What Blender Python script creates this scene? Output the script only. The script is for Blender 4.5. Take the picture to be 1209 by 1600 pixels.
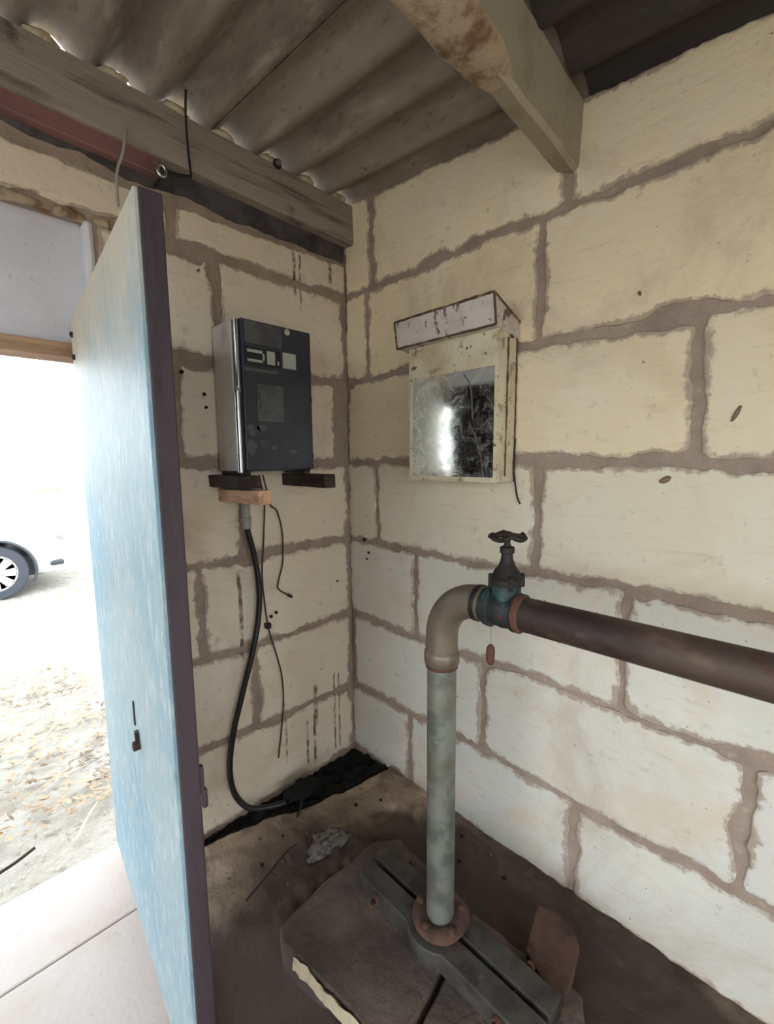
import bpy, bmesh, math, random
from mathutils import Vector, Matrix, noise
random.seed(7)
for o in list(bpy.data.objects): bpy.data.objects.remove(o, do_unlink=True)
S = bpy.context.scene
COL = S.collection
PI = math.pi

# ------------------------------------------------------------------ camera
cam_d = bpy.data.cameras.new('camera'); cam = bpy.data.objects.new('camera', cam_d); COL.objects.link(cam)
yaw, pit, rol = math.radians(45.403), math.radians(6.868), math.radians(-0.535)
fw = Vector((-math.sin(yaw)*math.cos(pit), math.cos(yaw)*math.cos(pit), -math.sin(pit)))
r0 = Vector((math.cos(yaw), math.sin(yaw), 0)); u0 = r0.cross(fw)
rr = r0*math.cos(rol)+u0*math.sin(rol); uu = -r0*math.sin(rol)+u0*math.cos(rol)
mw = Matrix((rr, uu, -fw)).transposed().to_4x4(); mw.translation = Vector((1.767, -1.471, 1.552))
cam.matrix_world = mw
cam_d.sensor_fit = 'VERTICAL'; cam_d.sensor_height = 36; cam_d.sensor_width = 36*1209/1600
cam_d.lens = 688.86/1600*36; cam_d.clip_start = 0.02; cam_d.clip_end = 500
S.camera = cam

# ------------------------------------------------------------------ sky, portals, exposure
W = bpy.data.worlds.new('sky'); S.world = W; W.use_nodes = True
bg = W.node_tree.nodes['Background']
bg.inputs['Color'].default_value = (0.86, 0.94, 1.0, 1); bg.inputs['Strength'].default_value = 3.15
S.view_settings.view_transform = 'Standard'; S.view_settings.look = 'None'
S.view_settings.gamma = 1.0; S.view_settings.use_curve_mapping = False
S.view_settings.exposure = 0.87
def portal(name, loc, rot, sx, sy):
    l = bpy.data.lights.new(name, 'AREA'); l.shape = 'RECTANGLE'; l.size = sx; l.size_y = sy
    l.cycles.is_portal = True
    o = bpy.data.objects.new(name, l); COL.objects.link(o); o.location = loc; o.rotation_euler = rot
    return o
portal('doorway_portal', (-0.19, -1.54, 0.95), (0, -PI/2, 0), 1.9, 1.16)
portal('front_portal', (1.87, -3.12, 1.16), (PI/2, 0, 0), 2.55, 2.32)
portal('added_window_portal', (3.32, -1.625, 1.42), (0, PI/2, 0), 1.35, 1.75)  # portal for the window added in the unseen end wall

# ------------------------------------------------------------------ material helpers
def lin(c):
    return tuple(((v/255)/12.92 if v/255 <= .04045 else ((v/255+.055)/1.055)**2.4) for v in c)+(1,)
class NT:
    def __init__(s, name):
        s.m = bpy.data.materials.new(name); s.m.use_nodes = True; s.t = s.m.node_tree
        s.b = s.t.nodes['Principled BSDF']; s.pos = None
    def n(s, typ, **kw):
        x = s.t.nodes.new(typ)
        for k, v in kw.items(): setattr(x, k, v)
        return x
    def l(s, a, b): s.t.links.new(a, b)
    def coord(s, space='pos', scale=(1, 1, 1)):
        if space == 'pos': src = s.n('ShaderNodeNewGeometry').outputs['Position']
        else: src = s.n('ShaderNodeTexCoord').outputs['Object']
        mp = s.n('ShaderNodeMapping'); mp.inputs['Scale'].default_value = scale
        s.l(src, mp.inputs['Vector']); return mp.outputs['Vector']
    def noise(s, scale, detail=5, rough=.6, space='pos', stretch=(1, 1, 1), dist=0):
        x = s.n('ShaderNodeTexNoise'); x.inputs['Scale'].default_value = scale
        x.inputs['Detail'].default_value = detail; x.inputs['Roughness'].default_value = rough
        x.inputs['Distortion'].default_value = dist
        s.l(s.coord(space, stretch), x.inputs['Vector']); return x.outputs['Fac']
    def voro(s, scale, space='pos', stretch=(1, 1, 1), feature='F1'):
        x = s.n('ShaderNodeTexVoronoi', feature=feature); x.inputs['Scale'].default_value = scale
        s.l(s.coord(space, stretch), x.inputs['Vector']); return x.outputs['Distance']
    def ramp(s, v, lo, hi):
        x = s.n('ShaderNodeMapRange', interpolation_type='SMOOTHSTEP')
        x.inputs['From Min'].default_value = lo; x.inputs['From Max'].default_value = hi
        s.l(v, x.inputs['Value']); return x.outputs['Result']
    def math(s, op, a, b=None):
        x = s.n('ShaderNodeMath', operation=op); x.use_clamp = False
        for i, v in enumerate((a, b)):
            if v is None: continue
            if isinstance(v, (int, float)): x.inputs[i].default_value = v
            else: s.l(v, x.inputs[i])
        return x.outputs[0]
    def mix(s, a, b, f):
        x = s.n('ShaderNodeMix', data_type='RGBA')
        for sock, v in ((x.inputs[6], a), (x.inputs[7], b)):
            if isinstance(v, tuple): sock.default_value = v
            else: s.l(v, sock)
        if isinstance(f, (int, float)): x.inputs[0].default_value = f
        else: s.l(f, x.inputs[0])
        return x.outputs[2]
    def color(s, c):
        if isinstance(c, tuple): s.b.inputs['Base Color'].default_value = c
        else: s.l(c, s.b.inputs['Base Color'])
    def setp(s, k, v):
        if isinstance(v, (int, float)): s.b.inputs[k].default_value = v
        else: s.l(v, s.b.inputs[k])
    def bump(s, h, strength=.4, dist=.01):
        x = s.n('ShaderNodeBump'); x.inputs['Strength'].default_value = strength; x.inputs['Distance'].default_value = dist
        s.l(h, x.inputs['Height']); s.l(x.outputs[0], s.b.inputs['Normal'])
    def axis(s, i):
        x = s.n('ShaderNodeSeparateXYZ'); s.l(s.n('ShaderNodeNewGeometry').outputs['Position'], x.inputs[0]); return x.outputs[i]
def M(name, base, rough=.8, metal=0, layers=(), bump=None, space='obj'):
    """layers: (scale, colour, lo, hi, strength[, stretch])"""
    t = NT(name); c = lin(base)
    for L in layers:
        st = L[5] if len(L) > 5 else (1, 1, 1)
        f = t.ramp(t.noise(L[0], 6, .62, space, st), L[2], L[3])
        c = t.mix(c, lin(L[1]), t.math('MULTIPLY', f, L[4]))
    t.color(c); t.setp('Roughness', rough); t.setp('Metallic', metal)
    if bump:
        t.bump(t.noise(bump[0], 6, .65, space, bump[3] if len(bump) > 3 else (1, 1, 1)), bump[1], bump[2])
    return t.m

MAT = {}
def block_material():
    t = NT('limestone_block')
    oi = t.n('ShaderNodeObjectInfo').outputs['Random']
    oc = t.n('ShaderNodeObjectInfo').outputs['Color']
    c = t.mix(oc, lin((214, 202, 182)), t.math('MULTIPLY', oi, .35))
    c = t.mix(c, lin((228, 222, 208)), t.math('MULTIPLY', t.ramp(t.noise(2.2, 4), .45, .7), .4))
    c = t.mix(c, lin((206, 184, 150)), t.math('MULTIPLY', t.ramp(t.noise(3.1, 6, .6, dist=.6), .5, .75), .55))
    # saw marks across the face, fine horizontal streaks
    c = t.mix(c, lin((188, 168, 138)), t.math('MULTIPLY', t.ramp(t.noise(7, 5, .6, stretch=(1, 1, 7)), .55, .75), .35))
    c = t.mix(c, lin((176, 156, 132)), t.math('MULTIPLY', t.ramp(t.noise(1.3, 7, .68, dist=1.2), .5, .72), .45))
    # grime blotches and pores
    c = t.mix(c, lin((150, 132, 110)), t.math('MULTIPLY', t.ramp(t.noise(17, 6, .7), .58, .74), .5))
    c = t.mix(c, lin((88, 70, 56)), t.math('MULTIPLY', t.ramp(t.noise(55, 3, .5), .72, .78), .75))
    # thin mortar smeared over the arrises
    rim = t.n('ShaderNodeAttribute', attribute_name='rim').outputs['Fac']
    sm = t.math('ADD', t.math('MULTIPLY', rim, .42), t.math('ADD', t.math('MULTIPLY', t.noise(7, 4, .6), .55), t.math('MULTIPLY', t.noise(34, 5, .7), .45)))
    c = t.mix(c, lin((162, 142, 126)), t.math('MULTIPLY', t.ramp(sm, .83, .95), .85))
    # brown drips run down the left wall: (y centre, half width, z low, z high)
    x, y, z = t.axis(0), t.axis(1), t.axis(2)
    near_left = t.ramp(x, .05, .03)
    tot = None
    wob = t.math('MULTIPLY', t.math('SUBTRACT', t.noise(9, 3), .5), .02)
    yy = t.math('ADD', y, wob)
    for yc, hw, z0, z1 in DRIPS:
        d = t.ramp(t.math('ABSOLUTE', t.math('SUBTRACT', yy, yc)), hw, hw*.45)
        d = t.math('MULTIPLY', d, t.ramp(z, z0-.03, z0+.01)); d = t.math('MULTIPLY', d, t.ramp(z, z1+.015, z1-.01))
        tot = d if tot is None else t.math('MAXIMUM', tot, d)
    tot = t.math('MULTIPLY', t.math('MULTIPLY', t.math('MULTIPLY', tot, near_left), t.ramp(t.noise(24, 4, .6), .3, .6)), .85)
    c = t.mix(c, lin((70, 45, 32)), tot)
    t.color(c); t.setp('Roughness', .93)
    h = t.math('ADD', t.noise(60, 6, .7), t.math('MULTIPLY', t.noise(9, 5, .6, stretch=(1, 1, 3)), 1.2))
    t.bump(h, .45, .006); return t.m
DRIPS = [(-.255, .016, .22, .42), (-.265, .011, .02, .27), (-.31, .009, .02, .25), (-.135, .007, .03, .45), (-.105, .006, .03, .43),
         (-.43, .006, .10, .40), (-.30, .010, 2.30, 2.47), (-.27, .006, 2.24, 2.46), (-.63, .012, .70, 1.08), (-.10, .012, 2.40, 2.47)]
MAT['block'] = block_material()
MAT['mortar'] = M('lime_mortar', (164, 144, 130), .95, 0, ((6, (142, 122, 110), .4, .65, .8), (28, (188, 172, 154), .55, .75, .6), (80, (96, 80, 70), .66, .74, .7)), (70, .7, .008), 'pos')
MAT['plaster'] = M('grey_render', (214, 212, 218), .92, 0, ((3, (196, 193, 198), .4, .7, .7), (20, (140, 134, 132), .62, .78, .6)), (60, .4, .005), 'pos')
MAT['wood'] = M('weathered_timber', (158, 145, 132), .85, 0, ((3, (104, 92, 84), .48, .66, .9, (1.5, .6, 6)), (10, (180, 168, 154), .52, .72, .6, (2, .25, 8)), (5, (40, 34, 31), .6, .74, .85, (1, 1, 1.5)), (60, (40, 32, 28), .7, .76, .7)), (22, .6, .01, (2, .2, 8)), 'pos')
MAT['red'] = M('red_oxide_steel', (132, 92, 90), .6, 0, ((8, (104, 72, 72), .45, .65, .7), (30, (70, 50, 46), .6, .75, .6)), (50, .3, .004), 'pos')
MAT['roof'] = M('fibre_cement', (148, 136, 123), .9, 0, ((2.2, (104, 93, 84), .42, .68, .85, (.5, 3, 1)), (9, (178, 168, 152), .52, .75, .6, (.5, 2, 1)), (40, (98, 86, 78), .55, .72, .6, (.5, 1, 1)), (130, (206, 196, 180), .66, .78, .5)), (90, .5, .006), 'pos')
MAT['roofdark'] = M('dark_fibre_cement', (66, 58, 54), .9, 0, ((2.2, (44, 40, 38), .42, .68, .85, (.5, 3, 1)), (9, (88, 80, 74), .54, .75, .6, (.5, 2, 1)), (30, (42, 41, 38), .55, .72, .6)), (90, .5, .006), 'pos')  # darker sheet colour used beyond the purlin
MAT['purlin'] = M('limewashed_concrete', (164, 153, 134), .9, 0, ((5, (134, 118, 98), .5, .72, .7), (30, (110, 92, 74), .64, .78, .6)), (35, .4, .008), 'pos')
MAT['crust'] = M('crumbling_plaster', (178, 158, 132), .95, 0, ((14, (112, 80, 58), .45, .65, .9), (40, (186, 166, 138), .58, .75, .6)), (50, .8, .012), 'pos')
MAT['galv'] = M('galvanised_steel', (132, 134, 124), .5, .5, ((14, (96, 100, 92), .42, .62, .85), (5, (120, 112, 96), .5, .7, .6), (50, (176, 178, 170), .62, .76, .5)), (60, .25, .003))
MAT['darkpipe'] = M('rusty_iron_pipe', (82, 66, 58), .62, .35, ((5, (52, 40, 36), .42, .62, .9, (.6, 1, 1)), (12, (112, 88, 74), .55, .72, .7, (.6, 1, 1)), (9, (92, 44, 30), .62, .74, .8), (60, (136, 116, 100), .68, .78, .5)), (45, .45, .005))
MAT['iron'] = M('black_cast_iron', (42, 36, 34), .6, .4, ((18, (70, 44, 34), .52, .7, .8), (50, (30, 50, 50), .6, .75, .6)), (60, .5, .004))
MAT['valve'] = M('oxidised_valve_body', (44, 50, 50), .55, .4, ((14, (62, 104, 104), .56, .72, .8), (22, (92, 52, 38), .58, .74, .8)), (50, .5, .004))
MAT['rust'] = M('red_rust', (92, 58, 46), .85, .1, ((20, (62, 38, 30), .45, .65, .8), (50, (116, 76, 58), .6, .75, .6)), (50, .7, .006))
MAT['navy'] = M('navy_enamel', (44, 46, 58), .42, 0, ((7, (62, 66, 76), .5, .72, .6), (16, (112, 112, 112), .66, .76, .55)), (40, .15, .002))
MAT['dust'] = M('dusty_smear', (92, 93, 96), .8, 0, ((30, (62, 64, 74), .45, .6, .9),), (60, .2, .002))
MAT['silver'] = M('grey_side_panel', (200, 196, 188), .45, .35, ((9, (150, 146, 138), .5, .7, .6), (40, (110, 104, 98), .66, .78, .6)), (50, .15, .002))
MAT['chrome'] = M('chrome_trim', (206, 212, 216), .18, 1, ((25, (120, 124, 128), .55, .75, .6),))
MAT['label'] = M('pale_label', (172, 174, 166), .7, 0, ((20, (140, 140, 132), .5, .7, .5),))
MAT['black'] = M('black_rubber', (24, 24, 26), .45, 0, ((20, (44, 42, 42), .5, .7, .6),))
MAT['blackplate'] = M('black_label_plate', (18, 20, 30), .4)
MAT['greywin'] = M('grey_inspection_window', (86, 86, 86), .35, 0, ((12, (60, 62, 68), .45, .65, .8),))
MAT['meter'] = M('chipped_cream_paint', (212, 200, 172), .55, 0, ((5, (178, 154, 112), .42, .66, .75), (14, (120, 94, 66), .56, .68, .7), (34, (62, 48, 38), .60, .66, .9)), (40, .3, .003))
MAT['hood'] = M('chipped_white_paint', (206, 194, 186), .55, 0, ((6, (176, 158, 144), .45, .66, .7), (14, (96, 74, 64), .59, .64, .9, (2.5, 1, 1)), (40, (70, 56, 50), .62, .67, .9)), (40, .3, .003))
MAT['rustedge'] = M('rusted_seam', (86, 64, 50), .85, .1, ((30, (150, 130, 108), .52, .66, .8), (60, (40, 30, 26), .6, .72, .8)), (50, .6, .004))
MAT['conduit'] = M('grey_plastic_conduit', (150, 146, 138), .6)
MAT['copper'] = M('brown_wire', (60, 46, 40), .6)
MAT['batten'] = M('sawn_wood', (228, 182, 148), .8, 0, ((10, (160, 108, 78), .45, .7, .8, (.5, 3, 3)),), (30, .4, .004))
MAT['darkbatten'] = M('tarred_wood', (70, 54, 44), .8, 0, ((10, (40, 32, 30), .4, .65, .9), (8, (120, 92, 66), .58, .74, .7, (.5, 3, 3))), (30, .4, .004))
MAT['slabc'] = M('old_concrete', (100, 85, 76), .92, 0, ((3, (66, 54, 48), .42, .65, .9), (7, (134, 112, 90), .55, .72, .7), (40, (46, 38, 34), .62, .75, .7)), (45, .7, .01), 'pos')
MAT['slabedge'] = M('fresh_concrete_break', (176, 160, 134), .95, 0, ((25, (150, 132, 110), .5, .7, .8),), (40, .8, .01), 'pos')
MAT['clampg'] = M('greased_steel_clamp', (72, 68, 62), .6, .2, ((6, (44, 38, 34), .42, .62, .9), (16, (84, 58, 46), .56, .7, .7), (30, (104, 100, 90), .6, .75, .5)), (50, .5, .005), 'pos')
MAT['soot'] = M('black_dirt', (9, 8, 8), 1, 0, ((30, (24, 20, 18), .55, .75, .7),), (60, .9, .02), 'pos')
MAT['twig'] = M('dry_twig', (46, 34, 27), .9)
MAT['web'] = M('grey_cobweb', (116, 108, 101), .95, 0, ((40, (66, 58, 54), .45, .65, .9),), (80, .8, .01))
MAT['plate'] = M('rusty_plate', (86, 60, 48), .85, .05, ((9, (54, 36, 30), .42, .64, .9), (40, (108, 84, 68), .62, .75, .6)), (40, .6, .006), 'pos')
MAT['carwhite'] = M('white_car_paint', (236, 238, 240), .25)
MAT['tyre'] = M('tyre_rubber', (64, 68, 76), .8)
MAT['hub'] = M('silver_hubcap', (220, 222, 224), .35, .2)
MAT['cardark'] = M('dark_car_plastic', (60, 62, 68), .5)
MAT['carglass'] = M('car_glass', (30, 36, 42), .08)
MAT['leaf'] = M('dry_leaf', (160, 138, 112), .9, 0, ((3, (96, 80, 64), .45, .6, .9),), None, 'pos')
MAT['straw'] = M('dry_grass', (198, 192, 168), .9, 0, ((2, (160, 158, 128), .5, .65, .8),), None, 'pos')
MAT['framewood'] = M('door_frame_wood', (176, 142, 112), .8, 0, ((8, (130, 96, 74), .45, .7, .8, (1, .3, 3)),), (30, .4, .005), 'pos')
def door_paint():
    t = NT('weathered_pale_blue_paint')
    c = t.mix(lin((138, 157, 164)), lin((112, 146, 162)), t.ramp(t.noise(1.6, 4, stretch=(1, 1, .8)), .42, .66))
    c = t.mix(c, lin((170, 180, 184)), t.math('MULTIPLY', t.ramp(t.noise(40, 5, .6, stretch=(1, 1, .4)), .48, .68), .6))
    c = t.mix(c, lin((92, 112, 124)), t.math('MULTIPLY', t.ramp(t.noise(80, 4, .6, stretch=(1, 1, .35)), .56, .7), .45))
    z = t.axis(2)
    paletop = t.ramp(t.math('ADD', z, t.math('MULTIPLY', t.noise(3.5, 5), .5)), 1.9, 2.3)  # colour turns pale tan towards the top of the door
    c = t.mix(c, lin((206, 190, 166)), t.math('MULTIPLY', paletop, .8))
    t.color(c); t.setp('Roughness', .5); t.bump(t.noise(55, 5, .6, stretch=(1, 1, .35)), .5, .006); return t.m
MAT['doorface'] = door_paint()
MAT['doorcore'] = M('dark_stained_wood', (62, 50, 56), .7, 0, ((10, (44, 34, 38), .42, .66, .8, (2, 2, .3)), (60, (96, 80, 76), .7, .78, .6)), (40, .3, .003, (2, 2, .3)), 'pos')
def floor_mat():
    t = NT('stained_earth_floor')
    c = t.mix(lin((150, 128, 110)), lin((176, 156, 134)), t.ramp(t.noise(2.4, 5), .4, .65))
    c = t.mix(c, lin((106, 84, 72)), t.math('MULTIPLY', t.ramp(t.noise(4.5, 7, .65, dist=.8), .45, .65), .75))
    c = t.mix(c, lin((204, 192, 172)), t.math('MULTIPLY', t.ramp(t.noise(8, 6, .65, stretch=(1, 2.5, 1)), .56, .74), .6))
    # stain and the camera holder's shadow, both put into the floor colour
    x, y = t.axis(0), t.axis(1)
    w = t.math('MULTIPLY', t.math('SUBTRACT', t.noise(3, 5), .5), .5)
    d = t.math('SQRT', t.math('ADD', t.math('POWER', t.math('MULTIPLY', t.math('SUBTRACT', x, 1.3), .83), 2), t.math('POWER', t.math('MULTIPLY', t.math('SUBTRACT', y, -.75), 1.0), 2)))
    stainshadow = t.ramp(t.math('ADD', d, w), 1.0, .70)  # stain and camera holder's shadow together
    c = t.mix(c, lin((50, 37, 30)), t.math('MULTIPLY', stainshadow, .92))
    c = t.mix(c, lin((50, 38, 32)), t.math('MULTIPLY', t.ramp(t.noise(38, 4, .6), .64, .74), .7))
    t.color(c); t.setp('Roughness', .9)
    t.bump(t.math('ADD', t.noise(40, 6, .7), t.noise(9, 5, .6)), .6, .012); return t.m
MAT['floor'] = floor_mat()
MAT['threshold'] = M('pale_screed', (176, 166, 160), .9, 0, ((3, (168, 154, 142), .45, .7, .7), (30, (140, 124, 110), .62, .76, .6)), (50, .4, .006), 'pos')
MAT['ground'] = M('dry_soil', (152, 146, 136), .95, 0, ((.5, (164, 159, 150), .4, .65, .8), (4, (132, 124, 110), .46, .66, .7), (18, (112, 98, 80), .54, .68, .7), (60, (206, 200, 186), .58, .72, .6)), (14, .8, .03), 'pos')
def pane_mat():
    t = NT('scratched_mirror_pane')
    n = t.ramp(t.noise(15, 8, .75, 'obj', dist=1.6), .42, .68)
    fine = t.ramp(t.noise(48, 6, .7, 'obj', dist=3), .55, .66)
    left = t.ramp(t.math('ADD', t.axis(0), t.math('MULTIPLY', t.noise(9, 4, .6), .12)), .88, .64)
    dirt = t.math('MINIMUM', t.math('ADD', t.math('ADD', t.math('MULTIPLY', n, .32), t.math('MULTIPLY', fine, .25)), t.math('MULTIPLY', left, .55)), 1)
    c = t.mix(lin((168, 170, 166)), lin((236, 230, 208)), dirt)
    t.color(c); t.setp('Metallic', t.math('SUBTRACT', 1, t.math('MULTIPLY', dirt, .9)))
    t.setp('Roughness', t.math('ADD', .06, t.math('MULTIPLY', dirt, .25))); return t.m
MAT['pane'] = pane_mat()

# ------------------------------------------------------------------ mesh helpers
class MB:
    def __init__(s): s.v = []; s.f = []
    def add(s, vs, fs):
        k = len(s.v); s.v += [tuple(v) for v in vs]; s.f += [tuple(i+k for i in f) for f in fs]; return s
    def box(s, x0, x1, y0, y1, z0, z1):
        return s.add([(x, y, z) for x in (x0, x1) for y in (y0, y1) for z in (z0, z1)],
                     [(0, 1, 3, 2), (4, 6, 7, 5), (0, 4, 5, 1), (2, 3, 7, 6), (0, 2, 6, 4), (1, 5, 7, 3)])
    def prism(s, poly, z0, z1):
        n = len(poly); vs = [(p[0], p[1], z0) for p in poly]+[(p[0], p[1], z1) for p in poly]
        return s.add(vs, [tuple(range(n))[::-1], tuple(range(n, 2*n))]+[(i, (i+1) % n, n+(i+1) % n, n+i) for i in range(n)])
    def tube(s, pts, r, seg=12, cap=True):
        pts = [Vector(p) for p in pts]; n = len(pts)
        rs = r if isinstance(r, (list, tuple)) else [r]*n
        T = [(pts[min(i+1, n-1)]-pts[max(i-1, 0)]).normalized() for i in range(n)]
        a = Vector((0, 0, 1)) if abs(T[0].z) < .9 else Vector((1, 0, 0))
        nrm = (a-T[0]*a.dot(T[0])).normalized(); vs = []; fs = []
        for i in range(n):
            nrm = (nrm-T[i]*nrm.dot(T[i])).normalized(); b = T[i].cross(nrm)
            for j in range(seg):
                t = 2*PI*j/seg; vs.append(pts[i]+(nrm*math.cos(t)+b*math.sin(t))*rs[i])
        for i in range(n-1):
            for j in range(seg):
                k = (j+1) % seg; fs.append((i*seg+j, i*seg+k, (i+1)*seg+k, (i+1)*seg+j))
        if cap: fs += [tuple(range(seg))[::-1], tuple(range((n-1)*seg, n*seg))]
        return s.add(vs, fs)
    def lathe(s, prof, origin=(0, 0, 0), axis='z', seg=24):
        """prof: (radius, height)"""
        vs = []; fs = []; n = len(prof); ox, oy, oz = origin
        for r, h in prof:
            for j in range(seg):
                t = 2*PI*j/seg; a, b = r*math.cos(t), r*math.sin(t)
                p = {'z': (a, b, h), 'x': (h, a, b), 'y': (a, h, b)}[axis]
                vs.append((ox+p[0], oy+p[1], oz+p[2]))
        for i in range(n-1):
            for j in range(seg):
                k = (j+1) % seg; fs.append((i*seg+j, i*seg+k, (i+1)*seg+k, (i+1)*seg+j))
        fs += [tuple(range(seg)), tuple(range((n-1)*seg, n*seg))]
        return s.add(vs, fs)
    def build(s, name, mat, parent=None, smooth=None, bevel=0, seg=2, mod=None):
        bm = bmesh.new(); vv = [bm.verts.new(v) for v in s.v]
        for f in s.f:
            try: bm.faces.new([vv[i] for i in f])
            except ValueError: pass
        bmesh.ops.recalc_face_normals(bm, faces=bm.faces)
        if bevel:
            bmesh.ops.bevel(bm, geom=[e for e in bm.edges if len(e.link_faces) == 2 and e.calc_face_angle(0) > .5], offset=bevel, segments=seg, affect='EDGES', profile=.5)
        if mod: mod(bm)
        me = bpy.data.meshes.new(name); bm.to_mesh(me); bm.free()
        if smooth is not None:
            for p in me.polygons: p.use_smooth = True
            me.set_sharp_from_angle(angle=math.radians(smooth))
        me.materials.append(MAT[mat] if isinstance(mat, str) else mat)
        o = bpy.data.objects.new(name, me); COL.objects.link(o)
        if parent: o.parent = parent
        return o
def empty(name, loc=(0, 0, 0)):
    o = bpy.data.objects.new(name, None); COL.objects.link(o); o.location = loc; return o
def tag(o, label, cat, group=None, kind=None):
    o['label'] = label; o['category'] = cat
    if group: o['group'] = group
    if kind: o['kind'] = kind
    return o
def struct(o, label=None):
    o['kind'] = 'structure'
    if label: o['label'] = label; o['category'] = o.name.split('_')[0]
    return o
def local(o):
    """move the origin of a mesh object built in world space to the centre of its base"""
    me = o.data; xs = [v.co for v in me.vertices]
    c = Vector((sum(v.x for v in xs)/len(xs), sum(v.y for v in xs)/len(xs), min(v.z for v in xs)))
    me.transform(Matrix.Translation(-c)); o.location = o.location+c; return o
def wob(p, a, s, k=0):
    q = Vector(p)*s+Vector((k*3.7, k*1.3, k*7.1)); return Vector((noise.noise(q), noise.noise(q+Vector((9, 4, 2))), noise.noise(q+Vector((3, 8, 6)))))*a
def rough(a, s, k=0, sub=0):
    def f(bm):
        if sub: bmesh.ops.subdivide_edges(bm, edges=bm.edges, cuts=sub, use_grid_fill=True)
        for v in bm.verts: v.co += wob(v.co, a, s, k)
    return f
def smooth_path(pts, n=6):
    P = [Vector(p) for p in pts]; P = [P[0]*2-P[1]]+P+[P[-1]*2-P[-2]]; out = []
    for i in range(1, len(P)-2):
        a, b, c, d = P[i-1:i+3]
        for k in range(n):
            t = k/n
            out.append(.5*((2*b)+(c-a)*t+(2*a-5*b+4*c-d)*t*t+(3*b-a-3*c+d)*t*t*t))
    out.append(P[-2]); return out

# ------------------------------------------------------------------ walls of big limestone blocks
def roof_z(x, y): return 2.745-.11*x-.024*y
def Pr(u, v, d): return (u, -d, v)          # right wall, plane y = 0
def Pl(u, v, d): return (d, -u, v)          # left wall, plane x = 0
def mortar_grid(mb, P, u0, u1, v0, v1, top=None, seed=0, step=.02):
    nu = max(2, int((u1-u0)/step)); nv = max(2, int((v1-v0)/step)); vs = []; fs = []
    for i in range(nu+1):
        for j in range(nv+1):
            u = u0+(u1-u0)*i/nu; vt = min(v1, top(u)) if top else v1; v = v0+(vt-v0)*j/nv
            q = Vector((u, v, seed*5.3))
            d = -.002+.0045*noise.noise(q*11)+.0035*noise.noise(q*30)+.006*max(0, noise.noise(q*4.2+Vector((7, 1, 3)))-.15)
            vs.append(P(u, v, d))
    for i in range(nu):
        for j in range(nv):
            a = i*(nv+1)+j; fs.append((a, a+1, a+nv+2, a+nv+1))
    mb.add(vs, fs)
def block(P, u0, u1, v0, v1, parent, seed, top=None, j=.016, rag=1.0, row=0, tone=(226, 216, 196)):
    u0 += j; u1 -= j; v0 += j; v1 -= j
    if top: v1 = min(v1, max(top(u0), top(u1))-.012)
    ru0, ru1, rv0, rv1 = u0, u1, v0, v1
    if u1-u0 < .03 or v1-v0 < .03: return
    st = .013; per = []
    def walk(a, b):
        n = max(2, int(math.dist(a, b)/st))
        for k in range(n): per.append((a[0]+(b[0]-a[0])*k/n, a[1]+(b[1]-a[1])*k/n))
    walk((u0, v0), (u1, v0)); walk((u1, v0), (u1, v1)); walk((u1, v1), (u0, v1)); walk((u0, v1), (u0, v0))
    cu, cv = (u0+u1)/2, (v0+v1)/2; hw, hh = (u1-u0)/2, (v1-v0)/2; out = []; base = []; rag *= min(1, min(hw, hh)/.08); mi = min(.055, hw*.4, hh*.4)
    for u, v in per:
        if top: v = min(v, top(u)-.012)
        q = Vector((u, v, seed*2.17))
        a = .006*noise.noise(q*6)+.006*noise.noise(q*17)+.0045*noise.noise(q*43)+.002*noise.noise(q*90)
        a += .05*max(0, noise.noise(q*4.6+Vector((2, 5, 1)))-.33)
        a = a*rag+.001
        eu = min(u-u0, u1-u); ev = min(v-v0, v1-v)
        du = -1 if u > cu else 1; dv = -1 if v > cv else 1
        if eu < 1e-5 and ev < 1e-5: p = (u+du*(a+.004), v+dv*(a+.004))
        elif eu < 1e-5: p = (u+du*a, v)
        else: p = (u, v+dv*a)
        # the bed joints wander a little along the course
        f = (v-v0)/(v1-v0); n0 = noise.noise(Vector((p[0]*1.9, row*3.3, 8))); n1 = 0 if top else noise.noise(Vector((p[0]*1.9, (row+1)*3.3, 8)))
        p = (p[0], p[1]+.014*(n0*(1-f)+n1*f))
        out.append(p); base.append((cu+(u-cu)*(hw-mi)/hw, cv+(v-cv)*(hh-mi)/hh))
    n = len(out)
    cx = sum(p[0] for p in out)/n; cy = sum(p[1] for p in out)/n
    def ins(p, m):
        lu = max(hw, .01); lv = max(hh, .01)
        return (p[0]-m*max(-1, min(1, (p[0]-cx)/lu*1.02))**3, p[1]-m*max(-1, min(1, (p[1]-cy)/lv*1.02))**3)
    proud = .005+.002*noise.noise(Vector((seed*1.7, 3, 1)))
    vs = []
    for m, d in ((0, -.012), (0, proud*.5), (.0025, proud*.9), (.006, proud)):
        vs += [P(*ins(p, m), d) for p in out]
    vs += [P(*p, proud+.0004) for p in base]
    fs = []
    for k in range(4):
        for i in range(n):
            i2 = (i+1) % n; fs.append((k*n+i, k*n+i2, (k+1)*n+i2, (k+1)*n+i))
    fs.append(tuple(range(4*n, 5*n)))
    mb = MB(); mb.add(vs, fs)
    o = mb.build('stone_block', 'block', parent, smooth=50)
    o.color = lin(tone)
    at = o.data.attributes.new('rim', 'FLOAT', 'POINT')
    at.data.foreach_set('value', [1.0]*(4*n)+[0.0]*n)
    return o
Z = [0, .337, .737, 1.137, 1.537, 1.937, 2.337, 2.9]
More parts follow.
